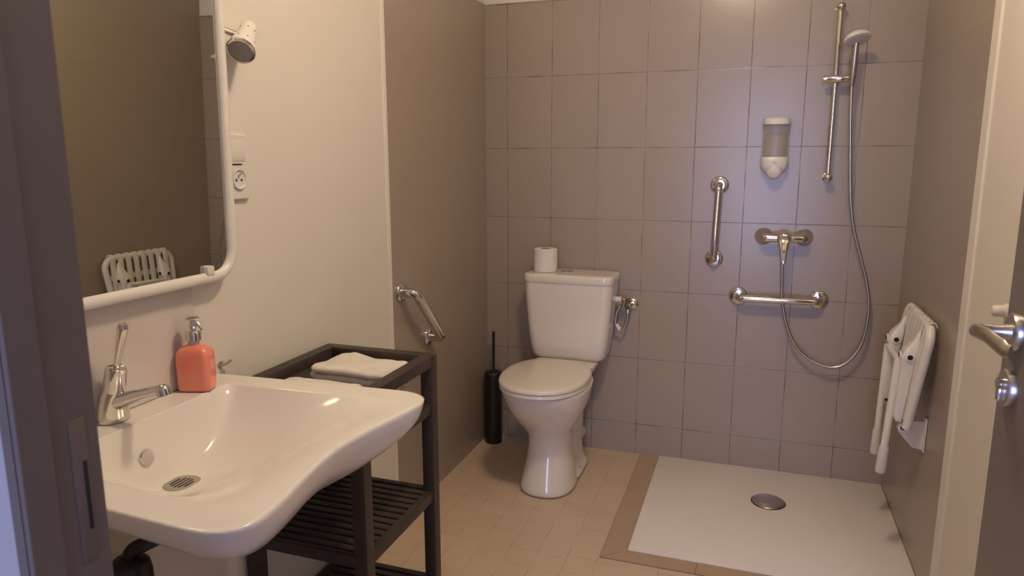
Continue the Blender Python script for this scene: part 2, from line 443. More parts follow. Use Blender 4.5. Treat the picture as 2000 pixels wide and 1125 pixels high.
# cistern
b = BM(); rs = []
for z, hx, yf in ((.455, .140, -.165), (.460, .150, -.178), (.475, .158, -.186), (.52, .166, -.190), (.60, .175, -.194), (.70, .183, -.199), (.775, .188, -.202), (.786, .188, -.202)):
    rs.append([V((p.x, p.y, z)) for p in rrect(CX, (yf-.012)/2, hx, abs(yf+.012)/2, .035, z, 6)])
rings(b, rs); cist = obj('cistern', b, 'toilet', t, sharp=50)
b = BM(); rs = []
for z, e, r in ((.784, .001, .036), (.787, .004, .038), (.812, .004, .038), (.819, .001, .036), (.8215, -.006, .032), (.8222, -.02, .025)):
    rs.append(rrect(CX, -.107, .188+e, .095+e, r, z, 6))
rings(b, rs); obj('cistern_lid', b, 'toilet', t, sharp=60)
b = BM(); lathe(b, (.404, -.100, .8195), (0, 0, 1), [(0, .026), (.004, .026), (.006, .024), (.0062, .021), (.0045, .020), (.0055, .018), (.0065, .01), (.0065, .001)], 36)
fb = obj('flush_button', b, 'chrome', t)
# water inlet
b = BM(); tube(b, [(.600, -.055, .706), (.632, -.055, .706)], .0125, 20); obj('inlet_nut', b, 'plastic', t)

t = thing('water_supply_valve', 'chrome angle valve and braided hose on the tiled wall, right of the cistern', 'valve', (.667, 0, .676))
b = BM(); lathe(b, (.668, -.0005, .680), (0, -1, 0), [(0, .028), (.003, .028), (.009, .022), (.013, .011), (.013, .001)], 36); obj('wall_flange', b, 'chrome', t)
b = BM(); tube(b, [(.668, -.01, .680), (.662, -.045, .678), (.660, -.056, .676)], [.0095, .0095, .013], 20)
lathe(b, (.660, -.050, .682), (0, -.1, -1), [(0, .011), (.018, .011), (.019, .009), (.032, .0085)], 20)
lathe(b, (.661, -.052, .676), (0, -1, 0), [(0, .011), (.012, .012), (.018, .010)], 6); obj('valve_body', b, 'chrome', t)
b = BM(); tube(b, spline([(.660, -.052, .655), (.658, -.052, .625), (.648, -.052, .590), (.633, -.053, .572), (.617, -.054, .578), (.609, -.055, .605), (.613, -.055, .650), (.628, -.055, .683)], 8), .0055, 14)
hs = obj('supply_hose', b, 'steel_hose', t)
b = BM(); tube(b, [(.629, -.0555, .578), (.612, -.0555, .597)], .0075, 14); obj('hose_label', b, 'plastic', t)
b = BM(); tube(b, fillet([(.634, -.055, .708), (.646, -.055, .708), (.640, -.055, .676)], .004), .0085, 14); obj('brass_elbow', b, 'brass', t)

# toilet paper roll on the cistern
b = BM(); RX, RYY = .313, -.118
prof = [(0, .020), (0, .047), (.002, .050), (.048, .0505), (.094, .050), (.097, .047), (.098, .035), (.097, .020), (.0, .020)]
lathe(b, (RX, RYY, .8225), (0, 0, 1), prof[1:-2]+[(.097, .0205), (.060, .0205), (.059, .001)], 48)
t = thing('toilet_paper_roll', 'white toilet paper roll standing on the toilet cistern lid', 'toilet paper', (RX, RYY, .8225))
obj('paper', b, 'paper', t)
b = BM(); a1 = [V((RX+.0202*math.cos(k*PI/12), RYY+.0202*math.sin(k*PI/12), .862)) for k in range(24)]
rings(b, [a1, [p+V((0, 0, .0575)) for p in a1], [V((RX+(p.x-RX)*.93, RYY+(p.y-RYY)*.93, p.z+.0575)) for p in a1], [V((RX+(p.x-RX)*.93, RYY+(p.y-RYY)*.93, p.z)) for p in a1]])
obj('cardboard_tube', b, 'card', t)

# toilet brush
t = thing('toilet_brush', 'black toilet brush in a tall cylindrical holder, left of the toilet', 'toilet brush', (.056, -.075, 0))
b = BM(); lathe(b, (.056, -.075, 0), (0, 0, 1), [(0, .036), (.002, .0385), (.32, .0395), (.334, .0395), (.337, .037), (.338, .012), (.336, .001)], 40); obj('holder', b, 'black', t)
b = BM(); tube(b, [(.058, -.078, .32), (.060, -.080, .50), (.060, -.080, .527)], [.0062, .0062, .0062], 16); obj('handle', b, 'black', t)
b = BM(); lathe(b, (.057, -.076, .334), (0, 0, 1), [(0, .016), (.008, .015), (.012, .008)], 24); obj('collar', b, 'black', t)

# ------------------------------------------------------------------ grab bars
def grab(name, label, A, B, n, off, rt, rf, bend=None, parts='chrome'):
    """A, B on the wall, n = wall normal"""
    A, B, n = V(A), V(B), V(n)
    t = thing(name, label, 'grab bar', A, 'chrome grab bars')
    for P in (A, B):
        b = BM(); lathe(b, P+n*.0005, n, [(0, rf), (.004, rf), (.009, rf*.93), (.0115, rf*.80), (.012, rt*1.02)], 40); obj('flange', b, parts, t)
    d = (B-A).normalized()
    p = fillet([A+n*.006, A+n*off, B+n*off, B+n*.006], bend or off*.8, 10)
    b = BM(); tube(b, p, rt, 24); obj('bar', b, parts, t)
    return t
grab('grab_bar', 'chrome grab bar mounted upright on the back wall, left of the shower mixer', (1.006, 0, 1.190), (.998, 0, .892), (0, -1, 0), .055, .0145, .036)
grab('grab_bar', 'chrome horizontal grab bar on the back wall, under the shower mixer', (1.101, 0, .742), (1.404, 0, .745), (0, -1, 0), .055, .0145, .037)
grab('grab_bar', 'chrome grab bar sloping down the left wall, above the dark wooden trolley', (0, -.840, .840), (0, -.632, .632), (1, 0, 0), .062, .0170, .034)

# ------------------------------------------------------------------ shower mixer
t = thing('shower_mixer', 'chrome wall-mounted single-lever shower mixer on the back wall', 'shower tap', (1.26, 0, .99))
for x in (1.184, 1.334):
    b = BM(); lathe(b, (x, -.0005, .990), (0, -1, 0), [(0, .034), (.003, .034), (.014, .029), (.024, .018), (.028, .016)], 40); obj('wall_flange', b, 'chrome', t)
b = BM()
for x in (1.184, 1.334):
    tube(b, fillet([(x, -.02, .990), (x, -.062, .990), (1.259, -.062, .990)], .012), .0165, 24)
lathe(b, (1.259, -.030, .990), (0, -1, 0), [(0, .020), (.006, .026), (.045, .027), (.062, .025), (.070, .018)], 36)
lathe(b, (1.259, -.062, .975), (0, 0, -1), [(0, .014), (.025, .013), (.026, .011), (.05, .0105)], 24)
obj('body', b, 'chrome', t, sharp=50)
b = BM(); rs = []
for p, hw, hh in (((1.259, -.092, 1.004), .010, .006), ((1.259, -.098, 1.000), .021, .010), ((1.259, -.103, .985), .023, .013), ((1.259, -.112, .965), .018, .010), ((1.259, -.122, .940), .0115, .006), ((1.259, -.131, .912), .0100, .0045), ((1.259, -.134, .898), .008, .003)):
    p = V(p); rs.append([p+V((1, 0, 0))*hw*math.cos(2*PI*k/24)+V((0, -.93, -.35))*hh*math.sin(2*PI*k/24) for k in range(24)])
rings(b, rs); lv = obj('lever', b, 'chrome', t, sub=1)
obj('temperature_mark', box(BM(), 1.2595, 1.2630, -.1262, -.1240, .9425, .9485, .0005), 'blue', lv)
obj('temperature_mark', box(BM(), 1.2553, 1.2590, -.1262, -.1240, .9425, .9485, .0005), 'red', lv)

# hose
hp = [(1.259, -.062, .935), (1.259, -.062, .880), (1.262, -.060, .820), (1.266, -.058, .756), (1.284, -.057, .665), (1.315, -.056, .588), (1.355, -.055, .535), (1.405, -.055, .503), (1.460, -.055, .488), (1.505, -.055, .503),
      (1.545, -.055, .550), (1.568, -.055, .612), (1.577, -.055, .690), (1.575, -.055, .760), (1.560, -.056, .838), (1.540, -.058, .905), (1.518, -.060, .975), (1.498, -.064, 1.046), (1.483, -.068, 1.130), (1.474, -.071, 1.218), (1.466, -.074, 1.320), (1.458, -.077, 1.430), (1.453, -.080, 1.520), (1.452, -.082, 1.556)]
b = BM(); pts = spline(hp, 14)
tube(b, pts, [.0066 if (i % 2) else .0058 for i in range(len(pts))], 14)
tag(obj('shower_hose', b, 'steel_hose', sharp=80), 'long metal shower hose hanging in a loop from mixer to hand shower', 'hose')

# slide rail
t = thing('shower_rail', 'thin chrome shower slide rail on the back wall with a sliding holder', 'shower rail', (1.399, 0, 1.217))
b = BM(); tube(b, [(1.399, -.052, 1.852), (1.398, -.052, 1.208)], .0092, 24); obj('rail', b, 'chrome', t)
for z in (1.836, 1.224):
    b = BM(); lathe(b, (1.399, -.0005, z), (0, -1, 0), [(0, .017), (.004, .017), (.007, .010), (.035, .0095), (.050, .0145), (.062, .0155), (.069, .010), (.071, .001)], 28); obj('rail_bracket', b, 'chrome', t)
b = BM(); lathe(b, (1.354, -.070, 1.581), (1, 0, 0), [(0, .006), (.001, .0115), (.010, .0125), (.018, .0125), (.022, .0145), (.062, .0150), (.064, .0125), (.068, .0125), (.070, .0150), (.108, .0145), (.110, .006)], 28)
obj('slider', b, 'chrome', t)

# hand shower
t = thing('hand_shower', 'grey-white round hand shower resting in the holder of the slide rail', 'shower head', (1.452, -.085, 1.60))
b = BM(); hb = V((1.451, -.084, 1.552)); ht = V((1.452, -.112, 1.700))
tube(b, [hb, hb.lerp(ht, .2), hb.lerp(ht, .6), ht], [.0095, .0125, .0125, .0105], 24); obj('handle', b, 'satin', t)
hd = V((1.452, -.128, 1.712)); n = V((.10, -.50, -.86)).normalized()
n = V((.20, -.34, -.92)).normalized()
b = BM(); lathe(b, hd-n*.012, n, [(-.008, .001), (-.007, .016), (0, .034), (.010, .044), (.018, .0455), (.021, .0445), (.0225, .041), (.0225, .001)], 40); hh = obj('spray_head', b, 'plastic', t)
b = BM(); lathe(b, hd-n*.012, n, [(.0224, .036), (.0236, .035), (.0238, .001)], 40); obj('spray_face', b, 'rubber', t)

# ------------------------------------------------------------------ wall soap dispenser
t = thing('soap_dispenser', 'white wall-mounted soap dispenser with smoky clear tank, above the mixer', 'soap dispenser', (1.208, 0, 1.22))
dx = 1.206
def dsec(z, hx, dp, y0=-.004, n=18, flat=.35):
    out = [V((dx-hx, y0, z))]
    for k in range(n+1):
        a = PI*k/n; c = math.cos(a); s = math.sin(a)
        out.append(V((dx-hx*math.copysign(abs(c)**.6, c), y0-.012-dp*s**.75 if s > 0 else y0-.012, z)))
    out.append(V((dx+hx, y0, z))); return out
b = BM(); rings(b, [dsec(1.288, .049, .050), dsec(1.430, .049, .050)]); obj('tank', b, 'smoke', t, sharp=60)
b = BM(); rings(b, [dsec(1.290, .043, .034), dsec(1.385, .043, .034)]); obj('liquid_soap', b, 'smoke', t, sharp=60)
b = BM(); rings(b, [dsec(1.422, .051, .056), dsec(1.436, .052, .058), dsec(1.446, .048, .052), dsec(1.449, .040, .042)]); obj('top_cap', b, 'plastic', t, sharp=60)
b = BM(); box(b, dx-.050, dx+.050, -.006, -.0005, 1.24, 1.44, .002); obj('back_plate', b, 'plastic', t)
b = BM(); rings(b, [dsec(1.300, .0515, .052), dsec(1.290, .0525, .056), dsec(1.268, .052, .057), dsec(1.250, .045, .052), dsec(1.236, .032, .040), dsec(1.228, .018, .026)]); hsn = obj('pump_housing', b, 'plastic', t, sharp=60)
b = BM(); lathe(b, (dx, -.055, 1.246), (0, -1, -.25), [(0, .029), (.012, .028), (.020, .024), (.024, .016), (.025, .001)], 36); obj('push_button', b, 'plastic', t)
b = BM(); lathe(b, (dx, -.0725, 1.279), (0, -1, -.12), [(0, .001), (.0006, .009), (.0022, .0088), (.0024, .001)], 24)
for v in b.verts: v.co.z = 1.279+(v.co.z-1.279)*.45
obj('oval_emblem', b, 'rubber', t)

# ------------------------------------------------------------------ folding shower seat
t = thing('folding_shower_seat', 'white folding shower seat, folded up against the right tiled wall', 'shower seat', (W, -.53, .42))
b = BM()
fr = fillet([(1.626, -.640, .475), (1.661, -.678, .797), (1.666, -.295, .797), (1.628, -.305, .475)], .055, 10)
tube(b, fr, .0135, 20); obj('seat_frame', b, 'enamel', t)
b = BM(); ns = 8
for k in range(ns):
    y = -.635+k*(.295/(ns-1)); hw = .0130
    # slat hooks over the top tube
    prof = [(1.619, .500), (1.646, .770), (1.6495, .794), (1.656, .809), (1.666, .8135), (1.676, .809), (1.681, .797)]
    ctr = V((1.666, 0, .797))
    rs = []
    for i, (x, z) in enumerate(prof):
        if i < 3: dvec = V((.007, 0, -.0005))
        else: dvec = (ctr-V((x, 0, z))).normalized()*.004
        c0 = V((x, y, z))
        bul = V((-.003, 0, 0)) if i < 3 else V((0, 0, .001))
        rs.append([c0+V((0, -hw, 0))+dvec, c0+V((0, -hw, 0)), c0+V((0, -hw*.5, 0))+bul, c0+V((0, hw*.5, 0))+bul, c0+V((0, hw, 0)), c0+V((0, hw, 0))+dvec])
    rings(b, rs)
for z in (.53, .62, .71):
    x = 1.619+(z-.5)*.1
    box(b, x+.006, x+.014, -.649, -.326, z-.012, z+.012, .001)
obj('slatted_seat', b, 'plastic', t, sharp=35)
for y in (-.612, -.382):
    # hinge arm: long box-shaped arm, pointed at the top, bolted near its upper end
    b = BM()
    def fx(z): return 1.619+.1*(z-.50)
    rs = []
    for z, d0, d1, hw in ((.488, .020, .002, .010), (.505, .030, .001, .013), (.60, .034, .001, .014), (.665, .038, .001, .018), (.700, .044, .001, .024), (.722, .036, .001, .023), (.750, .016, .001, .014), (.778, .007, .001, .004)):
        x0, x1 = fx(z)-d0, fx(z)-d1
        rs.append(fillet([(x0, y-hw, z), (x1, y-hw, z), (x1, y+hw, z), (x0, y+hw, z)], min(.006, hw*.5, (x1-x0)*.3), 3, closed=True))
    rings(b, rs)
    ar = obj('hinge_arm', b, 'enamel', t, sharp=60)
    for c0, n_ in ((V((1.617, y-.0225, .699)), (0, -1, 0)), (V((fx(.699)-.043, y, .699)), (-1, 0, 0))):
        b = BM(); lathe(b, c0, n_, [(0, .0135), (.004, .013), (.005, .0085)], 24); obj('bolt_boss', b, 'enamel', ar)
        b = BM(); lathe(b, c0, n_, [(.0048, .0080), (.0056, .0078), (.0058, .001)], 24); obj('bolt', b, 'dark', ar)
for y, xt, zt, xb, zb in ((-.605, 1.592, .684, 1.572, .306), (-.380, 1.598, .672, 1.590, .280)):
    A = V((xt, y, zt)); B = V((xb, y, zb))
    b = BM(); tube(b, [A, A.lerp(B, .8)], .0115, 20); lg = obj('leg', b, 'enamel', t)
    b = BM(); d = (B-A).normalized(); C0 = A.lerp(B, .76)
    lathe(b, C0, d, [(0, .0125), (.004, .0145), ((B-C0).length-.012, .0165), ((B-C0).length-.003, .015), ((B-C0).length, .010)], 28); obj('rubber_foot', b, 'rubber', lg)
b = BM(); tube(b, [(1.593, -.612, .680), (1.599, -.373, .669)], .0095, 16); obj('leg_crossbar', b, 'enamel', t)
for y in (-.600, -.318):
    b = BM()
    prism(b, [(W-.006, y-.005, .490), (1.636, y-.005, .486), (1.614, y-.005, .480), (1.606, y-.005, .466), (1.613, y-.005, .448), (W-.034, y-.005, .402), (W-.006, y-.005, .398)], (0, .010, 0))
    box(b, W-.006, W-.0005, y-.016, y+.016, .392, .502, .002)
    br = obj('wall_bracket', b, 'enamel', t, sharp=30)
    b = BM(); lathe(b, (1.622, y-.005, .466), (0, -1, 0), [(0, .014), (.008, .013), (.009, .0085)], 24); obj('bolt_boss', b, 'enamel', br)
    b = BM(); lathe(b, (1.622, y-.005, .466), (0, -1, 0), [(.0088, .0080), (.0096, .0075), (.0098, .001)], 24); obj('bolt', b, 'dark', br)

# ------------------------------------------------------------------ washbasin
BY = -2.008; ZR = .810; DRX = .150
def front(y):
    v = (y-BY)/.295
    return .500+.036*(1-math.cos(PI*min(1, abs(v)/.92)))/2
def outline():
    pts = []
    hw = .292
    # far side (towards back wall) from the wall out, corner, front, corner, near side
    N = 26
    raw = [V((.004, BY+hw, 0)), V((.004, BY+hw, 0))]
    far = [(x, BY+hw-.014+.027*(x/.46)) for x in (.004, .06, .12, .18, .24, .30, .36, .41, .468)]
    corner = []
    cxr, cyr, rr = .482, BY+.250, .054
    for k in range(1, 12):
        a = PI/2*(1-k/12); corner.append((cxr+rr*math.cos(a)**.95, cyr+rr*math.sin(a)**.95) if math.cos(a) > 0 else (cxr, cyr+rr))
    fr_ = []
    for k in range(0, 29):
        y = BY+.252-(.504)*k/28; fr_.append((front(y), y))
    half = far+corner
    # smooth the join
    pl = [V((x, y, 0)) for x, y in half]+[V((x, y, 0)) for x, y in fr_]+[V((x, 2*BY-y, 0)) for x, y in half[::-1]]
    # resample evenly & relax
    def resample(P, n):
        L = [0]
        for i in range(1, len(P)): L.append(L[-1]+(P[i]-P[i-1]).length)
        out = []; j = 0
        for k in range(n):
            s = L[-1]*k/(n-1)
            while j < len(P)-2 and L[j+1] < s: j += 1
            f = (s-L[j])/max(1e-9, L[j+1]-L[j]); out.append(P[j].lerp(P[j+1], min(1, f)))
        return out
    P = resample(pl, 150)
    for _ in range(7):
        Q = P[:]
        for i in range(1, len(P)-1): Q[i] = P[i]*.5+(P[i-1]+P[i+1])*.25
        P = Q
    wall = [V((.004, BY-hw+2*hw*k/40, 0)) for k in range(1, 40)]
    return P+wall
OUT = outline()
def bowl_depth(x, y):
    wv = abs(y-BY)
    lim = .218+.020*min(1, x/.4)
    s_ = min(1, max(0, (wv-.010)/(lim-.010))); By = 1-s_**2.6
    if x < .082: return 0
    if x < .138: q = (.138-x)/.056; A = 1-q**3.0
    else:
        xf = front(y); q = min(1, max(0, (x-.150)/(xf-.150))); A = 1-q*q*(3-2*q)
    return .122*max(0, By)*max(0, A)
b = BM()
D0 = V((DRX, BY, 0)); NS = 110
R_ = []
for i in range(NS+1):
    s = 1-(i/NS)*.985 if i > 0 else 1
    ring = []
    for P in OUT:
        p = D0+(P-D0)*s
        edge = 0
        if i == 0: edge = .0028
        if i == 1: edge = .0005
        ring.append(V((p.x, p.y, ZR-bowl_depth(p.x, p.y)-edge)))
    R_.append(ring)
skirt = []
def nrm(i):
    a_, c_ = OUT[i-1], OUT[(i+1) % len(OUT)]; tt = (c_-a_).normalized(); n_ = V((tt.y, -tt.x, 0))
    return n_
cent = V((.22, BY, 0))
for z, k in ((ZR-.010, .001), (ZR-.020, .0025), (ZR-.035, .006), (ZR-.050, .013), (ZR-.066, .024), (ZR-.085, .043), (ZR-.104, .068), (ZR-.120, .096), (ZR-.133, .135), (ZR-.140, .172)):
    ring = []
    for i, P in enumerate(OUT):
        d = (P-cent); kk = k*(1+1.0*min(1, abs(P.y-BY)/.30)**3); f = 1-kk/max(.16, d.length)
        p = cent+d*f
        x = P.x if P.x < .012 else max(.004, p.x)
        if P.x < .35: x = P.x*(1-k/.5)+.0  # keep the back against the wall
        side = min(1, max(0, (.30-P.x)/.3))
        ring.append(V((max(.004, x), p.y, z)))
    skirt.append(ring)
R_ = skirt[::-1]+R_
rings(b, R_)
ws = thing('washbasin', 'white ceramic washbasin with a curved front edge, mounted on the left wall', 'washbasin', (0, BY, ZR))
obj('basin', b, 'ceramic', ws, sharp=75)
zd = ZR-bowl_depth(DRX, BY)
b = BM(); lathe(b, (DRX, BY, zd-.001), (0, 0, 1), [(0, .0335), (.0022, .0335), (.0034, .031), (.0030, .0225), (.0024, .020), (.0024, .001)], 44); dr = obj('drain', b, 'grate', ws)
b = BM()
for k in range(-2, 3):
    x = DRX+k*.0082; hl = math.sqrt(max(0, .0215**2-(k*.0082)**2))*.95
    box(b, x-.0016, x+.0016, BY-hl, BY+hl, zd+.0010, zd+.0019, .0002)
obj('drain_slots', b, 'dark', dr)
ox = .095; oz = ZR-bowl_depth(ox, BY); sl = (bowl_depth(ox+.003, BY)-bowl_depth(ox-.003, BY))/.006
n = V((sl, 0, 1)).normalized()
b = BM(); lathe(b, V((ox, BY-.026, oz))-n*.001, n, [(0, .0155), (.005, .0155), (.0075, .0135), (.0082, .001)], 36); obj('overflow_cap', b, 'chrome', ws)
# basin tap
t = thing('basin_tap', 'chrome single-lever mixer tap with a long stick lever on the washbasin', 'tap', (.030, -2.012, ZR))
ty = -2.038; tx = .032
b = BM(); rs = []
for z, cx_, hx, hy in ((0, 0, .0235, .0300), (.003, 0, .0240, .0305), (.012, 0, .0240, .0300), (.026, .0, .0235, .0280), (.040, .002, .0225, .0255), (.052, .004, .0212, .0230), (.062, .006, .0200, .0208), (.066, .007, .0170, .0175)):
    rs.append([V((tx+cx_+hx*math.cos(2*PI*k/36), ty+hy*math.sin(2*PI*k/36), ZR-.0005+z)) for k in range(36)])
rings(b, rs)
sp = spline([(tx-.004, ty, ZR+.034), (tx+.030, ty, ZR+.044), (tx+.070, ty, ZR+.058), (tx+.125, ty, ZR+.074)], 8)
rs = []
for i, p in enumerate(sp):
    f = i/(len(sp)-1); hw = .0205-.0095*min(1, f*1.3); hh = .0185-.0080*min(1, f*1.35)
    rs.append([p+V((0, 1, 0))*hw*math.cos(2*PI*k/24)+V((-.45, 0, .9))*hh*math.sin(2*PI*k/24) for k in range(24)])
rings(b, rs)
body = obj('tap_body', b, 'chrome', t, sharp=60, sub=1)
b = BM(); lathe(b, (tx+.124, ty, ZR+.073), (.25, 0, -1), [(-.010, .006), (-.006, .011), (0, .0125), (.010, .0125), (.011, .0105)], 28); obj('aerator', b, 'chrome', t)
b = BM(); ax = V((.20, .02, .98)).normalized(); c0 = V((tx+.007, ty, ZR+.058)); lathe(b, c0, ax, [(0, .0195), (.002, .0200), (.040, .0185), (.047, .0175), (.0485, .015), (.047, .0125), (.046, .001)], 36); cp = obj('lever_cap', b, 'chrome', t)
b = BM(); c1 = c0+ax*.045; ax2 = V((.30, .02, .95)).normalized(); lathe(b, c1, ax2, [(0, .0055), (.02, .0060), (.055, .0080), (.078, .0094), (.086, .0090), (.091, .006), (.0925, .001)], 24); obj('stick_lever', b, 'chrome', cp)
# waste trap below the basin
t = thing('waste_trap', 'dark bottle-shaped waste trap under the washbasin, beside the door frame', 'waste trap', (.09, -2.09, .40))
b = BM(); lathe(b, (.095, -2.092, .572), (0, 0, -1), [(0, .012), (.002, .026), (.010, .034), (.03, .038), (.14, .038), (.16, .030), (.162, .001)], 32); obj('trap_body', b, 'black', t)
b = BM(); tube(b, fillet([(.142, BY, .652), (.142, BY, .60), (.12, -2.07, .595), (.098, -2.09, .585), (.095, -2.092, .56)], .02), .014, 20); obj('inlet_pipe', b, 'black', t)
b = BM(); tube(b, [(.07, -2.10, .53), (.004, -2.11, .53)], .016, 20); obj('outlet_pipe', b, 'black', t)

# soap bottle
t = thing('soap_bottle', 'coral-pink liquid soap bottle with chrome pump, on the washbasin ledge', 'soap bottle', (.045, -1.838, ZR))
c = V((.047, -1.842, 0)); yaw = .33
def brr(hx, hy, r, z):
    q = Matrix.Rotation(yaw, 3, 'Z'); return [c+q @ V((p.x, p.y, 0))+V((0, 0, z)) for p in rrect(0, 0, hx, hy, r, 0, 6)]
b = BM(); Z = ZR+.0005
rings(b, [brr(.030, .019, .010, Z), brr(.0345, .0225, .012, Z+.003), brr(.036, .024, .013, Z+.010), brr(.036, .024, .013, Z+.072), brr(.0355, .0237, .013, Z+.080), brr(.033, .022, .013, Z+.088), brr(.027, .0185, .012, Z+.094), brr(.018, .0145, .011, Z+.098), brr(.0115, .0115, .0110, Z+.100)])
obj('bottle', b, 'soap', t, sharp=70, sub=1)
b = BM(); lathe(b, c+V((0, 0, Z+.099)), (0, 0, 1), [(0, .0115), (.012, .0115)], 28); obj('neck', b, 'clear', t)
b = BM(); lathe(b, c+V((0, 0, Z+.108)), (0, 0, 1), [(0, .014), (.001, .0155), (.018, .0155), (.020, .014), (.021, .006), (.026, .0055)], 32); obj('pump_collar', b, 'chrome', t)
b = BM(); lathe(b, c+V((0, 0, Z+.132)), (0, 0, 1), [(0, .0045), (.006, .0085), (.014, .006), (.020, .006), (.022, .0135), (.024, .0140), (.0255, .012), (.026, .001)], 32)
dn = V((.93, .25, 0)); s0 = c+V((0, 0, Z+.150))
tube(b, [s0, s0+dn*.012+V((0, 0, -.006)), s0+dn*.022+V((0, 0, -.020))], [.004, .0036, .003], 14)
obj('pump_head', b, 'chrome', t)

# glossy backsplash behind the tap
bs = obj('backsplash', box(BM(), .0042, .0105, -2.55, -1.797, ZR+.001, 1.12, .0015), 'splash', smooth=False)
tag(bs, 'glossy pale backsplash panel on the left wall, between mirror and washbasin', 'backsplash')

# small hook by the basin
t = thing('wall_hook', 'tiny metal hook on the left wall, just behind the soap bottle', 'hook', (.004, -1.725, .828))
b = BM(); lathe(b, (.0045, -1.725, .828), (1, 0, 0), [(0, .008), (.003, .008), (.004, .004)], 20); tube(b, spline([(.006, -1.725, .828), (.014, -1.722, .829), (.020, -1.716, .833), (.023, -1.710, .838)], 6), .0032, 12); obj('hook', b, 'satin', t)

# ------------------------------------------------------------------ mirror
TH = .018; MYAW = -.010; MY1 = -1.697; MY0 = -2.50; MZ0 = 1.040; MZ1 = 1.86
t = thing('mirror', 'large rectangular wall mirror with rounded white tube frame above the washbasin', 'mirror', (.03, (MY0+MY1)/2, MZ0))
def mp(y, z, off=0): return V((.033-(y+1.9)*MYAW+(z-MZ0)*math.tan(TH)+off*math.cos(TH), y, z-off*math.sin(TH)))
r_ = .055
c4 = [mp(MY0, MZ0), mp(MY1, MZ0), mp(MY1, MZ1), mp(MY0, MZ1)]
b = BM(); tube(b, fillet(c4, r_, 12, closed=True), .0118, 20, closed=True); obj('frame', b, 'enamel', t)
e = .002
gl = fillet([mp(MY0+e, MZ0+e), mp(MY1-e, MZ0+e), mp(MY1-e, MZ1-e), mp(MY0+e, MZ1-e)], r_-e, 12, closed=True)
nrmv = V((math.cos(TH), MYAW, -math.sin(TH))).normalized()
b = BM(); prism(b, [p-nrmv*.003 for p in gl], nrmv*.004); obj('mirror_glass', b, 'mirror', t, smooth=False)
for yy in (-1.775, -2.30):
    q = mp(yy, MZ0+.012)
    b = BM(); box(b, q.x-.006, q.x+.012, yy-.010, yy+.010, MZ0+.006, MZ0+.026, .002); obj('clip', b, 'plastic', t)
for z in (1.15, 1.75):
    for yy in (-1.80, -2.40):
        b = BM(); q = mp(yy, z); tube(b, [(.004, yy, z), (q.x-.004, yy, z)], .008, 12); obj('standoff', b, 'plastic', t)

# mirror spotlight
vd = (CAM-V((.05, -1.62, 1.56))).normalized(); axl = (vd*.72+(-Rv*.34-Uv*.94)*.67).normalized()
base = V((.034, -1.583, 1.592))
t = thing('mirror_spotlight', 'small white perforated spotlight, switched off, at the mirror edge', 'wall lamp', (.004, -1.66, 1.575))
b = BM(); lathe(b, base, axl, [(-.006, .001), (-.004, .010), (.004, .0165), (.012, .0185), (.040, .020), (.055, .0225), (.075, .0285), (.092, .031), (.095, .0305), (.0945, .026), (.085, .020), (.084, .001)], 40); hd = obj('lamp_head', b, 'enamel', t)
b = BM(); lathe(b, base, axl, [(.0915, .0312), (.097, .0318), (.0985, .0305), (.0978, .0265), (.092, .026), (.0915, .0312)], 40, cap=False); obj('chrome_rim', b, 'chrome', hd)
b = BM(); lathe(b, base, axl, [(.0945, .0275), (.0965, .0265), (.098, .017), (.0985, .001)], 36); obj('reflector_bulb', b, 'bulb', hd)
aa, bb = frame_for(axl)
for h, r, n0 in ((.028, .0196, 7), (.072, .0278, 9)):
    for k in range(n0):
        a = 2*PI*(k+.3)/n0; dvec = aa*math.cos(a)+bb*math.sin(a)
        b = BM(); lathe(b, base+axl*h+dvec*(r-.001), dvec, [(0, .0016), (.0013, .0016), (.0014, .0001)], 8); obj('vent_hole', b, 'dark', hd)
b = BM(); tube(b, [base+axl*.045+V((-.004, 0, 0)), V((.022, -1.660, 1.572)), V((.008, -1.690, 1.570))], .007, 14); box(b, .004, .010, -1.720, -1.675, 1.545, 1.595, .002)
obj('bracket', b, 'chrome', t)

# wall socket
t = thing('wall_socket', 'white double wall socket plate on the left wall, beside the mirror', 'socket', (.004, -1.645, 1.27))
y0, y1, z0, z1 = -1.700, -1.592, 1.200, 1.350
b = BM(); pl = fillet([(.0045, y0, z0), (.0045, y1, z0), (.0045, y1, z1), (.0045, y0, z1)], .012, 5, closed=True)
cc = V((.0045, (y0+y1)/2, (z0+z1)/2))
rings(b, [pl, [p+V((.008, 0, 0)) for p in pl], [cc+(p-cc)*.96+V((.0105, 0, 0)) for p in pl]]); obj('plate', b, 'plastic', t, sharp=25)
sy, sz = -1.632, 1.247
b = BM(); lathe(b, (.0148, sy, sz), (1, 0, 0), [(0, .0240), (.005, .0230), (.005, .0210), (.0008, .0180), (.0006, .001)], 36); obj('socket_well', b, 'plastic', t)
for dy in (-.009, .009):
    b = BM(); lathe(b, (.0152, sy+dy, sz-.002), (1, 0, 0), [(0, .0030), (.0008, .0030)], 14); obj('socket_hole', b, 'dark', t)
b = BM(); tube(b, [(.012, sy, sz+.011), (.0205, sy, sz+.011)], .0024, 12); obj('earth_pin', b, 'chrome', t)
obj('switch_rocker', box(BM(), .013, .0165, -1.672, -1.606, 1.288, 1.336, .0012), 'plastic', t)
obj('indicator_slot', box(BM(), .0148, .0156, -1.650, -1.618, 1.279, 1.2825, .0004), 'black', t)

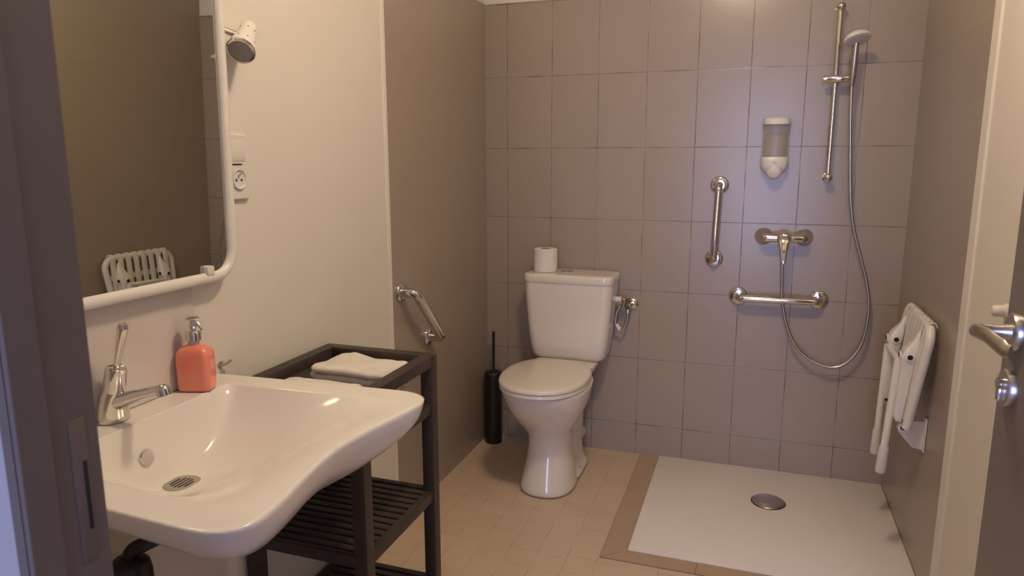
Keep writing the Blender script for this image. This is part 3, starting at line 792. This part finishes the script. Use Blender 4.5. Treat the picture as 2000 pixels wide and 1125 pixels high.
# ------------------------------------------------------------------ trolley
t = thing('wooden_trolley', 'dark stained wooden trolley with slatted shelves, between washbasin and grab bar', 'trolley', (.18, -1.505, 0))
X0, X1, Y0, Y1, ZT, p = .012, .352, -1.694, -1.300, .774, .034
for (x, y) in ((X0, Y0), (X1-p, Y0), (X0, Y1-p), (X1-p, Y1-p)):
    obj('leg', box(BM(), x, x+p, y, y+p, 0, ZT-.0305, .0015), 'wood', t)
rh = .030
for (a0, a1, c0_, c1_) in ((X0, X1, Y0, Y0+p), (X0, X1, Y1-p, Y1), (X0, X0+p, Y0+p, Y1-p), (X1-p, X1, Y0+p, Y1-p)):
    obj('top_rail', box(BM(), a0, a1, c0_, c1_, ZT-rh, ZT, .0015), 'wood', t)
def shelf(z):
    b = BM(); hh = .028
    box(b, X0+p, X1-p, Y0+.004, Y0+.022, z-hh, z, .001); box(b, X0+p, X1-p, Y1-.022, Y1-.004, z-hh, z, .001)
    box(b, X0+.004, X0+.024, Y0+p, Y1-p, z-hh, z, .001); box(b, X1-.024, X1-.004, Y0+p, Y1-p, z-hh, z, .001)
    sh = obj('shelf', b, 'wood', t)
    b = BM(); n = 12; span = (Y1-.026)-(Y0+.026); wd = span/n
    for k in range(n):
        y = Y0+.026+wd*k
        box(b, X0+.024, X1-.024, y+.0045, y+wd-.0045, z-.014, z-.002, .001)
    obj('slats', b, 'wood', sh)
for z in (.640, .386, .115): shelf(z)

# towels
def towel(name, label, x0, x1, y0, y1, z0, z1, n, seed, yaw=0):
    b = BM(); h = (z1-z0)/n
    cx_, cy_ = (x0+x1)/2, (y0+y1)/2
    for k in range(n):
        rnd = random.Random(seed*10+k)
        ox_, oy_ = rnd.uniform(-.006, .006), rnd.uniform(-.005, .005)
        hx, hy = (x1-x0)/2+rnd.uniform(-.004, .002), (y1-y0)/2+rnd.uniform(-.004, .002)
        rs = []; m_ = 12
        for i in range(m_+1):
            a = PI*i/m_; zz = z0+h*(k+.5)-math.cos(a)*h*.52; e = math.sin(a)
            ins = (1-abs(e)**.75)*h*.8
            rs.append([V((p_.x, p_.y, zz)) for p_ in sup(cx_+ox_, cy_+oy_, hx-ins, hy-ins, hy-ins, 0, 9, 64)])
        # extra inner rings so the top can ripple
        top = rs[-1]; c_ = V((cx_, cy_, top[0].z))
        for f in (.85, .65, .45, .25, .08): rs.append([c_+(q-c_)*f for q in top])
        rings(b, rs)
    q = Matrix.Rotation(yaw, 3, 'Z')
    for v in b.verts:
        c_ = V((cx_, cy_, 0)); v.co = c_+q @ (v.co-c_)
        hgt = max(0, (v.co.z-z0)/(z1-z0))
        v.co.z += hgt*(.013*noise.noise(V((v.co.x*13, v.co.y*13, seed)))+.004*noise.noise(V((v.co.x*38, v.co.y*38, seed+3)))+.0015*noise.noise(v.co*90))
        v.co.x += .009*noise.noise(V((v.co.x*12, v.co.y*12, v.co.z*45+seed)))
        v.co.y += .009*noise.noise(V((v.co.x*12+5, v.co.y*12, v.co.z*45+seed)))
    o = obj(name, b, 'towel', None, sharp=180)
    return tag(o, label, 'towel', 'white towels on the trolley')
towel('folded_towel', 'thick white folded towel on the trolley shelf, lowest of the taller pile', .072, .302, -1.500, -1.345, .6425, .698, 3, 1, .03)
towel('folded_towel', 'thick white folded towel on the trolley, on top of the taller pile', .074, .304, -1.494, -1.345, .7075, .768, 3, 2, -.02)
towel('folded_towel', 'flat white folded towel on the trolley shelf, right behind the washbasin edge', .058, .275, -1.655, -1.540, .6425, .752, 5, 3, .04)
